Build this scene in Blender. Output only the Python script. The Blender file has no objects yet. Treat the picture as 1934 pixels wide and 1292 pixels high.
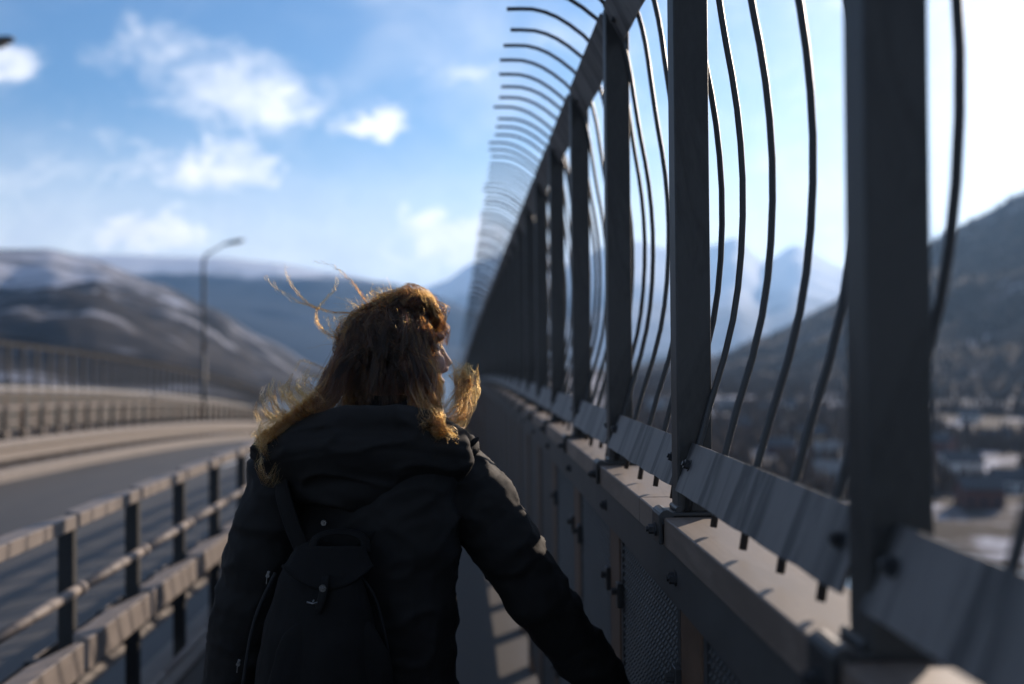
import bpy, bmesh, math, random
import numpy as np
from mathutils import Vector, Matrix, noise as mnoise

R = math.radians
scene = bpy.context.scene
COL = scene.collection
rnd = random.Random(7)

# ------------------------------------------------------------------ camera
EYE = 1.70                 # eye height above the walkway
G = 0.008                  # the bridge climbs a little, then crests
RV, RP = 493.0, 2000.0     # vertical and plan radius of the bridge
FPX = 1880.0

cam_d = bpy.data.cameras.new('camera')
cam = bpy.data.objects.new('camera', cam_d)
COL.objects.link(cam)
cam_d.lens = 35.0
cam_d.sensor_width = 36.0
cam_d.shift_x = 0.0481
cam_d.clip_start = 0.02
cam_d.clip_end = 60000
cam_d.dof.use_dof = True
cam_d.dof.focus_distance = 1.74
cam_d.dof.aperture_fstop = 1.9
cam_d.dof.aperture_blades = 9
cam.location = (0, 0, EYE)
cam.rotation_euler = (R(90) + math.atan(G) + math.atan(14 / FPX), 0, 0)
cam.rotation_mode = 'QUATERNION'
cam.rotation_quaternion = cam.rotation_quaternion @ Matrix.Rotation(R(-0.45), 4, 'Z').to_quaternion()
scene.camera = cam

# ------------------------------------------------------------------ light
SUN_AZ, SUN_EL = 38.0, 20.0          # degrees right of the bridge axis, above the horizon
world = bpy.data.worlds.new('World')
scene.world = world
world.use_nodes = True
wt = world.node_tree
wt.nodes.clear()


class NB:
    """small node builder"""
    def __init__(s, tree):
        s.t = tree

    def n(s, kind, **kw):
        nd = s.t.nodes.new(kind)
        for k, v in kw.items():
            setattr(nd, k, v)
        return nd

    def link(s, a, b):
        s.t.links.new(a, b)

    def m(s, op, a, b=None, c=None, clamp=False):
        nd = s.t.nodes.new('ShaderNodeMath')
        nd.operation = op
        nd.use_clamp = clamp
        for i, v in enumerate((a, b, c)):
            if v is None:
                continue
            if isinstance(v, (int, float)):
                nd.inputs[i].default_value = v
            else:
                s.link(v, nd.inputs[i])
        return nd.outputs[0]

    def noise(s, vec, scale, detail=3.0, rough=0.5, dist=0.0):
        nd = s.t.nodes.new('ShaderNodeTexNoise')
        nd.inputs['Scale'].default_value = scale
        nd.inputs['Detail'].default_value = detail
        nd.inputs['Roughness'].default_value = rough
        nd.inputs['Distortion'].default_value = dist
        if vec is not None:
            s.link(vec, nd.inputs['Vector'])
        return nd.outputs['Fac']

    def ramp(s, fac, stops):
        nd = s.t.nodes.new('ShaderNodeValToRGB')
        el = nd.color_ramp.elements
        while len(el) > 1:
            el.remove(el[-1])
        for i, (p, c) in enumerate(stops):
            e = el[0] if i == 0 else el.new(p)
            e.position = p
            e.color = tuple(c) + (1,) if len(c) == 3 else c
        s.link(fac, nd.inputs['Fac'])
        return nd.outputs['Color']

    def mix(s, fac, a, b):
        nd = s.t.nodes.new('ShaderNodeMix')
        nd.data_type = 'RGBA'
        for sock, v in ((nd.inputs[0], fac), (nd.inputs[6], a), (nd.inputs[7], b)):
            if isinstance(v, (int, float)):
                sock.default_value = v
            elif isinstance(v, tuple):
                sock.default_value = v + (1,) if len(v) == 3 else v
            else:
                s.link(v, sock)
        return nd.outputs[2]

    def smooth(s, v, lo, hi):
        nd = s.t.nodes.new('ShaderNodeMapRange')
        nd.interpolation_type = 'SMOOTHSTEP'
        s.link(v, nd.inputs[0])
        nd.inputs[1].default_value = lo
        nd.inputs[2].default_value = hi
        return nd.outputs[0]


wb = NB(wt)
sky = wb.n('ShaderNodeTexSky', sky_type='NISHITA', sun_disc=False)
sky.sun_elevation = R(SUN_EL)
sky.sun_rotation = R(SUN_AZ)
sky.altitude = 50
sky.air_density = 1.0
sky.dust_density = 0.5
sky.ozone_density = 4.0
tc = wb.n('ShaderNodeTexCoord')
sep = wb.n('ShaderNodeSeparateXYZ')
wb.link(tc.outputs['Generated'], sep.inputs[0])
az = wb.m('MULTIPLY', wb.m('ARCTAN2', sep.outputs[0], sep.outputs[1]), 57.2958)
el = wb.m('MULTIPLY', wb.m('ARCSINE', sep.outputs[2]), 57.2958)
cv = wb.n('ShaderNodeCombineXYZ')
wb.link(az, cv.inputs[0])
wb.link(wb.m('MULTIPLY', el, 1.5), cv.inputs[1])
n1 = wb.noise(cv.outputs[0], 0.42, 8, 0.68, 0.9)
n2 = wb.noise(cv.outputs[0], 0.16, 4, 0.55, 0.6)
n3 = wb.noise(cv.outputs[0], 0.06, 3, 0.5, 0.2)
wa = wb.m('MULTIPLY', wb.m('SUBTRACT', wb.noise(cv.outputs[0], 0.22, 4, .6), .5), 10.0)
we = wb.m('MULTIPLY', wb.m('SUBTRACT', wb.noise(cv.outputs[0], 0.31, 5, .62, .5), .5), 4.2)
azw, elw = wb.m('ADD', az, wa), wb.m('ADD', el, we)
nn = wb.m('ADD', wb.m('MULTIPLY', wb.m('SUBTRACT', n1, 0.5), 1.9), wb.m('MULTIPLY', wb.m('SUBTRACT', n2, 0.5), 2.2))
# cloud banks: azimuth, elevation, half width, half height (degrees), weight, edge softness
CLOUDS = [(-13.0, 14.6, 5.0, 2.2, .8, 1.0), (-10.6, 14.4, 2.6, 1.3, .85, .8), (-17.2, 16.6, 3.2, 1.3, .55, .9),
          (-5.6, 13.3, 2.0, 0.8, 1.0, .55), (-14.0, 10.4, 3.9, 1.5, 1.0, .6), (-11.6, 10.2, 1.4, .9, .8, .5), (-17.6, 6.9, 3.2, 1.5, 1.0, .6),
          (-24.9, 15.2, 1.9, 1.0, .8, .7), (0.2, 16.2, 2.3, 0.7, .65, .9), (-0.6, 6.6, 5.5, 2.1, 1.0, .4), (-2.0, 4.6, 8.0, 1.6, .85, 1.0),
          (-24.0, 9.4, 8.5, 3.0, .62, 1.3), (-22.0, 5.4, 9.0, 1.9, .75, 1.2), (-10.0, 8.0, 7.0, 1.6, .5, 1.2), (5.5, 17.8, 4.5, 1.5, .35, 1.2), (33.0, 9.0, 27.0, 15.0, .8, 2.0), (8.0, 4.0, 14.0, 5.0, .85, 1.6)]
mask = None
for (a0, e0, sa, se, wgt, soft) in CLOUDS:
    dx = wb.m('DIVIDE', wb.m('SUBTRACT', azw, a0), sa)
    dy = wb.m('DIVIDE', wb.m('SUBTRACT', elw, e0), se)
    d = wb.m('SQRT', wb.m('ADD', wb.m('MULTIPLY', dx, dx), wb.m('MULTIPLY', dy, dy)))
    v = wb.m('ADD', wb.m('SUBTRACT', 1.0, d), nn)
    v = wb.m('MULTIPLY', wb.smooth(v, -0.55, soft + .35), wgt)
    # a bank never spreads past its own size
    v = wb.m('MULTIPLY', v, wb.smooth(wb.m('SUBTRACT', 2.1, d), 0.0, 1.3))
    mask = v if mask is None else wb.m('MAXIMUM', mask, v)
wide = wb.m('MULTIPLY', wb.smooth(wb.m('ADD', n3, wb.m('MULTIPLY', n2, .35)), 0.56, 0.96), wb.m('ADD', .45, wb.m('MULTIPLY', wb.smooth(el, 20.0, 40.0), .3)))
low = wb.m('MULTIPLY', wb.smooth(wb.m('ADD', el, wb.m('MULTIPLY', n2, 5.0)), 17.0, 5.0), 0.9)
mask = wb.m('MAXIMUM', mask, wb.m('MAXIMUM', wide, low))
body = wb.smooth(nn, -0.6, 0.7)
ccol = wb.mix(body, (7.2, 7.6, 8.6), (10.0, 10.0, 10.2))
hs = wb.n('ShaderNodeHueSaturation')
hs.inputs['Saturation'].default_value = 1.12
wb.link(sky.outputs[0], hs.inputs['Color'])
skycol = wb.mix(mask, hs.outputs[0], ccol)
bg = wb.n('ShaderNodeBackground')
bg.inputs['Strength'].default_value = 0.105
wb.link(skycol, bg.inputs['Color'])
wo = wb.n('ShaderNodeOutputWorld')
wb.link(bg.outputs[0], wo.inputs[0])

sun_d = bpy.data.lights.new('sun', 'SUN')
sun_d.energy = 4.6
sun_d.angle = R(0.5)
sun_d.color = (1.0, 0.83, 0.68)
sun = bpy.data.objects.new('sun', sun_d)
COL.objects.link(sun)
sdir = Vector((math.sin(R(SUN_AZ)) * math.cos(R(SUN_EL)), math.cos(R(SUN_AZ)) * math.cos(R(SUN_EL)), math.sin(R(SUN_EL))))
sun.rotation_euler = sdir.to_track_quat('Z', 'Y').to_euler()
sun.location = sdir * 50

scene.view_settings.view_transform = 'Standard'
scene.view_settings.look = 'None'
scene.view_settings.gamma = 1
scene.view_settings.exposure = 0.42
scene.cycles.use_denoising = True
scene.cycles.max_bounces = 8
scene.cycles.transparent_max_bounces = 16


# ------------------------------------------------------------------ materials
def material(name):
    m = bpy.data.materials.new(name)
    m.use_nodes = True
    t = m.node_tree
    b = t.nodes['Principled BSDF']
    return m, NB(t), b


def obj_coords(nb):
    return nb.n('ShaderNodeTexCoord').outputs['Object']


def worn(name, col, rough=.6, metal=0.0, var=.35, scale=9.0, bump=.15, stretch=None, spec=.5, stain=None, stain_amt=.5):
    """colour with blotches, finer grain and a little relief"""
    m, nb, b = material(name)
    co = obj_coords(nb)
    if stretch:
        mp = nb.n('ShaderNodeMapping')
        mp.inputs['Scale'].default_value = stretch
        nb.link(co, mp.inputs[0])
        co = mp.outputs[0]
    big = nb.noise(co, scale, 5, .6, .3)
    fine = nb.noise(co, scale * 14, 3, .6)
    f = nb.m('ADD', nb.m('MULTIPLY', big, .7), nb.m('MULTIPLY', fine, .3))
    c0 = tuple(c * (1 - var) for c in col)
    c1 = tuple(min(1, c * (1 + var)) for c in col)
    c = nb.ramp(f, [(.32, c0), (.68, c1)])
    if stain:
        s = nb.smooth(nb.noise(co, scale * .6, 6, .7, 1.0), .44, .58)
        c = nb.mix(nb.m('MULTIPLY', s, stain_amt), c, stain)
    nb.link(c, b.inputs['Base Color'])
    nb.link(nb.m('ADD', nb.m('MULTIPLY', big, .25), rough - .12), b.inputs['Roughness'])
    b.inputs['Metallic'].default_value = metal
    b.inputs['Specular IOR Level'].default_value = spec
    bp_ = nb.n('ShaderNodeBump')
    bp_.inputs['Strength'].default_value = bump
    bp_.inputs['Distance'].default_value = .004
    nb.link(f, bp_.inputs['Height'])
    nb.link(bp_.outputs[0], b.inputs['Normal'])
    return m


M = {}
M['post'] = worn('weathered_post_steel', (.026, .025, .023), .55, .05, .5, 9, .3, spec=.4, stretch=(1, 1, .4), stain=(.055, .053, .05), stain_amt=.55)
M['bar'] = worn('bar_steel', (.0225, .0225, .022), .5, .05, .3, 30, .1)
M['plate'] = worn('galvanised_plate', (.128, .120, .114), .6, .1, .3, 10, .15, stretch=(.5, 2.2, .22), stain=(.026, .026, .027), stain_amt=.9)
M['clamp'] = worn('clamp_steel', (.024, .024, .024), .5, .1, .3, 25, .15)
M['bolt'] = worn('bolt_steel', (.03, .031, .033), .45, .3, .3, 40, .1)
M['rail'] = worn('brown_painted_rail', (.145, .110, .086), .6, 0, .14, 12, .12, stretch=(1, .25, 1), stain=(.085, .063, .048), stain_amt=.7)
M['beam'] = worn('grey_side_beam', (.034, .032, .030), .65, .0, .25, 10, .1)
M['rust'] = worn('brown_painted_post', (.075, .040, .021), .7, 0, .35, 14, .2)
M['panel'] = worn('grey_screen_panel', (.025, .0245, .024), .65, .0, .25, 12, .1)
M['guard'] = worn('galvanised_guardrail', (.195, .163, .142), .65, .0, .2, 10, .12)
M['gpost'] = worn('dark_guardrail_post', (.014, .015, .016), .65, .0, .3, 14, .12)
M['wbeam'] = worn('pale_guardrail_beam', (.20, .17, .145), .65, .0, .18, 6, .1)
M['asphalt'] = worn('asphalt', (.042, .042, .044), .75, 0, .4, 1.2, .5, stretch=(1, .15, 1), stain=(.06, .058, .056), stain_amt=.6)
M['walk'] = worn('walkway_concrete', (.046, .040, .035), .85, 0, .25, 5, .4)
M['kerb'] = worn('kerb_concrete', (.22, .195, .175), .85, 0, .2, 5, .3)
M['paint'] = worn('road_paint', (.45, .45, .44), .7, 0, .3, 6, .2)
M['lamp'] = worn('lamp_steel', (.04, .046, .052), .5, .1, .2, 5, .1)
M['lens'] = worn('lamp_lens', (.25, .25, .24), .3, 0, .1, 5, .05)
M['fabric'] = worn('black_jacket_fabric', (.0066, .0057, .0051), .8, 0, .2, 60, .12, spec=.28)
M['pack'] = worn('black_canvas', (.0058, .0053, .0050), .9, 0, .3, 90, .3, spec=.2)
M['scarf'] = worn('dark_collar_fabric', (.009, .0092, .0098), .85, 0, .3, 60, .3, spec=.25)
M['trousers'] = worn('dark_denim', (.016, .018, .024), .8, 0, .3, 60, .2)
M['boot'] = worn('boot_leather', (.015, .013, .012), .5, 0, .3, 40, .2)
M['snap'] = worn('snap_metal', (.12, .12, .12), .35, .8, .1, 40, .05)
M['eye'] = worn('eye', (.3, .28, .27), .2, 0, .05, 40, .0)
M['wall_white'] = worn('white_wall', (.5, .48, .45), .8, 0, .1, .5, .05)
M['wall_red'] = worn('red_wall', (.10, .045, .035), .8, 0, .15, .5, .05)
M['wall_ochre'] = worn('ochre_wall', (.42, .27, .12), .8, 0, .15, .5, .05)
M['wall_grey'] = worn('grey_wall', (.2, .21, .22), .8, 0, .15, .5, .05)
M['roof_dark'] = worn('dark_roof', (.05, .05, .055), .8, 0, .2, .5, .05)
M['roof_snow'] = worn('snowy_roof', (.72, .74, .78), .7, 0, .08, .5, .05)
M['roof_grey'] = worn('pale_grey_roof', (.16, .155, .15), .8, 0, .2, .5, .05)
M['glass'] = worn('window_glass', (.03, .035, .04), .12, 0, .1, 2, .0)
M['twig'] = worn('bare_birch_wood', (.062, .038, .025), .9, 0, .35, .05, .0)

m, nb, b = material('skin')
sn = nb.noise(obj_coords(nb), 30, 4, .6)
nb.link(nb.ramp(sn, [(.3, (.27, .15, .11)), (.7, (.34, .20, .15))]), b.inputs['Base Color'])
b.inputs['Roughness'].default_value = .7
b.inputs['Subsurface Weight'].default_value = .15
b.inputs['Subsurface Radius'].default_value = (.01, .004, .002)
M['skin'] = m


def hair_mat(name, m_root, m_tip, red, lo, hi, rough=.3):
    m = bpy.data.materials.new(name)
    m.use_nodes = True
    t = m.node_tree
    t.nodes.clear()
    nb = NB(t)
    info = nb.n('ShaderNodeHairInfo')
    k = nb.smooth(info.outputs['Intercept'], lo, hi)
    mel = nb.m('ADD', m_root, nb.m('MULTIPLY', k, m_tip - m_root))
    h = nb.n('ShaderNodeBsdfHairPrincipled')
    h.parametrization = 'MELANIN'
    nb.link(mel, h.inputs['Melanin'])
    h.inputs['Melanin Redness'].default_value = red
    h.inputs['Roughness'].default_value = rough
    h.inputs['Radial Roughness'].default_value = .4
    h.inputs['Random Color'].default_value = .45
    o = nb.n('ShaderNodeOutputMaterial')
    nb.link(h.outputs[0], o.inputs[0])
    return m


M['hair'] = hair_mat('brown_hair', .86, .70, .5, .1, .9)
M['hair_ends'] = hair_mat('blond_hair_ends', .84, .37, .72, .2, .75)
M['fly'] = hair_mat('loose_hair', .62, .34, .8, .1, .9)
M['cap'] = worn('brown_hair_underlayer', (.012, .007, .004), .7, 0, .5, 60, .4, stretch=(1, 1, .15))


def terrain_mat(name, snow_lo, snow_hi, rock, rock2, snow, sx, alt=None, stretch=(1, 1, 1), rot=0.0, alt_gain=.5):
    m, nb, b = material(name)
    co = obj_coords(nb)
    mp = nb.n('ShaderNodeMapping')
    mp.inputs['Rotation'].default_value = (0, 0, rot)
    mp.inputs['Scale'].default_value = tuple(s * sx for s in stretch)
    nb.link(co, mp.inputs[0])
    a = nb.noise(mp.outputs[0], 1.0, 6, .6, .5)
    c2 = nb.noise(mp.outputs[0], 3.7, 5, .65)
    f = nb.m('ADD', nb.m('MULTIPLY', a, .6), nb.m('MULTIPLY', c2, .4))
    if alt:
        sp = nb.n('ShaderNodeSeparateXYZ')
        nb.link(co, sp.inputs[0])
        f = nb.m('ADD', f, nb.m('MULTIPLY', nb.m('SUBTRACT', nb.smooth(sp.outputs[2], alt[0], alt[1]), .5), alt_gain))
    rk = nb.mix(nb.smooth(c2, .35, .65), rock, rock2)
    col = nb.mix(nb.smooth(f, snow_lo, snow_hi), rk, snow)
    nb.link(col, b.inputs['Base Color'])
    b.inputs['Roughness'].default_value = .95
    b.inputs['Specular IOR Level'].default_value = .1
    return m


M['mt_left'] = terrain_mat('snow_streaked_slope', .475, .575, (.026, .023, .022), (.058, .050, .045), (.42, .43, .48), 1 / 250., (-30, 270), (.34, 1.5, .5), R(45), .12)
M['mt_blue'] = terrain_mat('snow_capped_plateau', .56, .74, (.014, .026, .044), (.024, .040, .064), (.6, .63, .7), 1 / 900., (330, 660), (1, 1, 1), 0, .7)  # rock colours carry the blue of distant air and shade
M['mt_far'] = terrain_mat('far_hazy_snow_peak', .35, .55, (.30, .31, .33), (.40, .41, .44), (.75, .76, .78), 1 / 2000., (100, 900))  # rock tones paled to imitate haze, over snow that is white itself
M['mt_right'] = terrain_mat('wooded_slope', .55, .66, (.056, .034, .022), (.095, .060, .040), (.42, .40, .42), 1 / 130., None, (1, 1, 1))
M['shore'] = terrain_mat('snowy_shore', .47, .60, (.04, .034, .03), (.07, .058, .05), (.55, .55, .6), 1 / 45.)

m, nb, b = material('fjord_water')
b.inputs['Base Color'].default_value = (.02, .035, .05, 1)
b.inputs['Roughness'].default_value = .12
wv = nb.noise(obj_coords(nb), .25, 5, .6)
bpn = nb.n('ShaderNodeBump')
bpn.inputs['Strength'].default_value = .5
bpn.inputs['Distance'].default_value = .5
nb.link(wv, bpn.inputs['Height'])
nb.link(bpn.outputs[0], b.inputs['Normal'])
M['water'] = m


# ------------------------------------------------------------------ helpers
def zb(y):
    return G * y - y * y / (2 * RV)


def pl(y):
    return -y * y / (2 * RP)


def bp(lat, y, h):
    """bridge frame to world: metres right of the eye, along the bridge, above the eye"""
    return Vector((lat + pl(y), y, EYE + h + zb(y)))


def frame(y):
    return (pl(y), y, EYE + zb(y)), (math.atan(G - y / RV), 0, math.atan(y / RP))


def seen(px, py, z):
    """a point z metres ahead that stands at this place in the photograph"""
    return Vector(((px - 874) * z / FPX, z, EYE + G * z + (660 - py) * z / FPX))


def tag(o, label=None, cat=None, group=None, kind=None):
    if label:
        o['label'] = label
    if cat:
        o['category'] = cat
    if group:
        o['group'] = group
    if kind:
        o['kind'] = kind
    return o


def empty(name, loc=(0, 0, 0)):
    o = bpy.data.objects.new(name, None)
    o.empty_display_size = .1
    o.location = loc
    COL.objects.link(o)
    return o


def put(name, me, parent=None, loc=None, rot=None):
    o = bpy.data.objects.new(name, me)
    COL.objects.link(o)
    if parent:
        o.parent = parent
        o.matrix_parent_inverse = Matrix.Translation(-Vector(parent.location)) if parent.parent is None and parent.type == 'EMPTY' else Matrix.Identity(4)
    if loc is not None:
        o.location = loc
    if rot is not None:
        o.rotation_euler = rot
    return o


def mesh(name, verts, faces, mat, smooth=False):
    me = bpy.data.meshes.new(name)
    me.from_pydata([tuple(v) for v in verts], [], faces)
    me.materials.append(mat)
    if smooth:
        me.polygons.foreach_set('use_smooth', [True] * len(me.polygons))
    me.update()
    return me


def bm_mesh(name, bm, mat, smooth=False):
    bmesh.ops.recalc_face_normals(bm, faces=bm.faces)
    me = bpy.data.meshes.new(name)
    bm.to_mesh(me)
    bm.free()
    me.materials.append(mat)
    if smooth:
        me.polygons.foreach_set('use_smooth', [True] * len(me.polygons))
    return me


def add_box(bm, c, s, rot=None, bev=0.0):
    mt = Matrix.Translation(c) @ (rot.to_4x4() if rot else Matrix.Identity(4)) @ Matrix.Diagonal((*s, 1))
    r = bmesh.ops.create_cube(bm, size=1.0, matrix=mt)
    if bev:
        ed = {e for v in r['verts'] for e in v.link_edges}
        bmesh.ops.bevel(bm, geom=list(ed), offset=bev, segments=2, affect='EDGES', profile=.5)


def add_cyl(bm, p0, p1, r0, r1=None, n=10):
    p0, p1 = Vector(p0), Vector(p1)
    d = p1 - p0
    q = d.to_track_quat('Z', 'Y').to_matrix().to_4x4()
    bmesh.ops.create_cone(bm, cap_ends=True, segments=n, radius1=r0, radius2=r0 if r1 is None else r1, depth=d.length,
                          matrix=Matrix.Translation((p0 + p1) / 2) @ q)


def add_sweep(bm, profile, y0, y1, step=3.0, lat=0.0, dh=0.0):
    """closed (lat, h) profile run along the bridge"""
    n = max(1, int(math.ceil((y1 - y0) / step)))
    rings = []
    for i in range(n + 1):
        y = y0 + (y1 - y0) * i / n
        rings.append([bm.verts.new(bp(a + lat, y, h + dh)) for a, h in profile])
    k = len(profile)
    for i in range(n):
        for j in range(k):
            bm.faces.new((rings[i][j], rings[i][(j + 1) % k], rings[i + 1][(j + 1) % k], rings[i + 1][j]))
    bm.faces.new(rings[0][::-1])
    bm.faces.new(rings[-1])


def sweep_obj(name, profile, y0, y1, mat, parent=None, step=3.0, bev=0.0, **kw):
    bm = bmesh.new()
    add_sweep(bm, profile, y0, y1, step, **kw)
    if bev:
        bmesh.ops.bevel(bm, geom=list(bm.edges), offset=bev, segments=1, affect='EDGES')
    return put(name, bm_mesh(name, bm, mat), parent)


def rect(a0, a1, h0, h1):
    return [(a0, h0), (a1, h0), (a1, h1), (a0, h1)]


def spline(pts, n):
    """Catmull-Rom through the points, n samples"""
    P = [np.array(p, float) for p in pts]
    P = [2 * P[0] - P[1]] + P + [2 * P[-1] - P[-2]]
    m_ = len(P) - 3
    out = []
    for i in range(n):
        t = i / (n - 1) * m_
        k = min(int(t), m_ - 1)
        t -= k
        a, b_, c, d = P[k:k + 4]
        out.append(.5 * (2 * b_ + (c - a) * t + (2 * a - 5 * b_ + 4 * c - d) * t * t + (3 * b_ - a - 3 * c + d) * t ** 3))
    return out


def add_tube(bm, pts, radii, n=8, cap=True):
    pts = [Vector(p) for p in pts]
    rings = []
    up = None
    for i, p in enumerate(pts):
        d = (pts[min(i + 1, len(pts) - 1)] - pts[max(i - 1, 0)]).normalized()
        if up is None:
            up = d.orthogonal().normalized()
        up = (up - d * up.dot(d)).normalized()
        s = d.cross(up)
        r = radii[i] if isinstance(radii, (list, tuple)) else radii
        ra, rb = r if isinstance(r, tuple) else (r, r)
        rings.append([bm.verts.new(p + up * (ra * math.cos(2 * math.pi * k / n)) + s * (rb * math.sin(2 * math.pi * k / n))) for k in range(n)])
    for i in range(len(rings) - 1):
        for k in range(n):
            bm.faces.new((rings[i][k], rings[i][(k + 1) % n], rings[i + 1][(k + 1) % n], rings[i + 1][k]))
    if cap:
        bm.faces.new(rings[0][::-1])
        bm.faces.new(rings[-1])


# ------------------------------------------------------------------ the bridge: deck, road, kerbs
Y0, Y1 = -6.0, 95.0
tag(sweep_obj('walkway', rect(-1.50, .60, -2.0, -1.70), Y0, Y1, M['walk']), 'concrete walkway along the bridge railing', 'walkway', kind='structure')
tag(sweep_obj('road', rect(-7.72, -1.78, -2.1, -1.90), Y0, Y1, M['asphalt']), 'grey asphalt road across the arched bridge', 'road', kind='structure')
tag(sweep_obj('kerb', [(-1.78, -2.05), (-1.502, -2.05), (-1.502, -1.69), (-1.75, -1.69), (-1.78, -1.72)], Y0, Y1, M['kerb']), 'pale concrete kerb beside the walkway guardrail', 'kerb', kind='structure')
tag(sweep_obj('kerb', [(-8.1, -2.05), (-7.718, -2.05), (-7.718, -1.75), (-7.75, -1.71), (-8.1, -1.71)], Y0, Y1, M['kerb']), 'pale concrete kerb on the other side of the road', 'kerb', kind='structure')
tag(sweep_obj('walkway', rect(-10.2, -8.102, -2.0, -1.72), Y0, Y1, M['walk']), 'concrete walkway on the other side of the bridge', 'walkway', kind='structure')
lane = bpy.data.objects.new('lane_marking', None)
for k in range(16):
    y = -4 + k * 6.0
    o = sweep_obj('lane_marking', rect(-4.81, -4.69, -1.8975, -1.8955), y, y + 3.0, M['paint'], step=1.0)
    tag(o, 'worn white dash of the lane line on the asphalt', 'marking', 'dashes of the lane line', 'structure')
bpy.data.objects.remove(lane)

# ------------------------------------------------------------------ the tall fence on the railing
S = .87
D = .884 * S
PF = 1.023 * S                     # front face of the nearest post
NB_POST = 58
BAR = [(.428, -.309), (.454, -.168), (.510, .017), (.534, .16), (.541, .32), (.531, .47), (.510, .602), (.496, .70),
       (.482, .80), (.460, .89), (.425, .965), (.335, 1.040), (.252, 1.075), (.161, 1.079)]


def bar_mesh(mirror=False, n=30, sides=7, r=.0055):
    bm = bmesh.new()
    p = [Vector((a * S * (-1 if mirror else 1), 0, h * S)) for a, h in spline(BAR, n)]
    add_tube(bm, p, r, sides)
    return bm_mesh('bar', bm, M['bar'], True)


def post_mesh(sx=1):
    bm = bmesh.new()
    add_box(bm, (sx * .386, .025, (.849 - .272) / 2), (.058, .05, .849 + .272 - .002), bev=.003)
    return bm_mesh('post', bm, M['post'])


def base_mesh(sx=1):
    """strap bent over the handrail, and its foot under the post"""
    bm = bmesh.new()
    add_box(bm, (sx * .388, .022, -.2735), (.108, .062, .007), bev=.002)
    add_box(bm, (sx * .3265, .022, -.298), (.007, .062, .050), bev=.002)
    add_cyl(bm, (sx * .3355, -.009, -.2785), (sx * .3355, .053, -.2785), .0124, n=14)
    add_cyl(bm, (sx * .358, -.004, -.2665), (sx * .358, .048, -.2665), .006, n=10)
    return bm_mesh('rail_clamp', bm, M['clamp'])


def hexbolt(r, t, axis):
    bm = bmesh.new()
    a = Vector(axis)
    add_cyl(bm, (0, 0, 0), a * t * .25, r * 1.35, n=14)
    add_cyl(bm, a * t * .25, a * t, r, n=6)
    add_cyl(bm, a * t, a * t * 1.35, r * .55, n=8)
    return bm_mesh('bolt', bm, M['bolt'])


def plate_mesh(p_lo, p_hi, length, name, sx=1, th=.005):
    """flat plate from (lat,h) to (lat,h), run from post to post towards the viewer; ragged lower edge"""
    lo, hi = Vector((p_lo[0] * S, p_lo[1] * S)), Vector((p_hi[0] * S, p_hi[1] * S))
    d = (hi - lo).normalized()
    nrm = Vector((-d.y, d.x)) * th
    bm = bmesh.new()
    n = 12
    rows = []
    rr = random.Random(3)
    for i in range(n + 1):
        y = -.0015 - (length - .003) * i / n
        w = d * (rr.random() * .0035)
        ring = [lo + w, hi, hi + nrm, lo + w + nrm]
        rows.append([bm.verts.new((sx * q.x, y, q.y)) for q in ring])
    for i in range(n):
        for j in range(4):
            bm.faces.new((rows[i][j], rows[i][(j + 1) % 4], rows[i + 1][(j + 1) % 4], rows[i + 1][j]))
    bm.faces.new(rows[0][::-1])
    bm.faces.new(rows[-1])
    return bm_mesh(name, bm, M['plate'])


PLATE_LO, PLATE_HI = (.409, -.272), (.443, -.180)
TOP_LO, TOP_HI = (.462, .868), (.408, .972)


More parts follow.
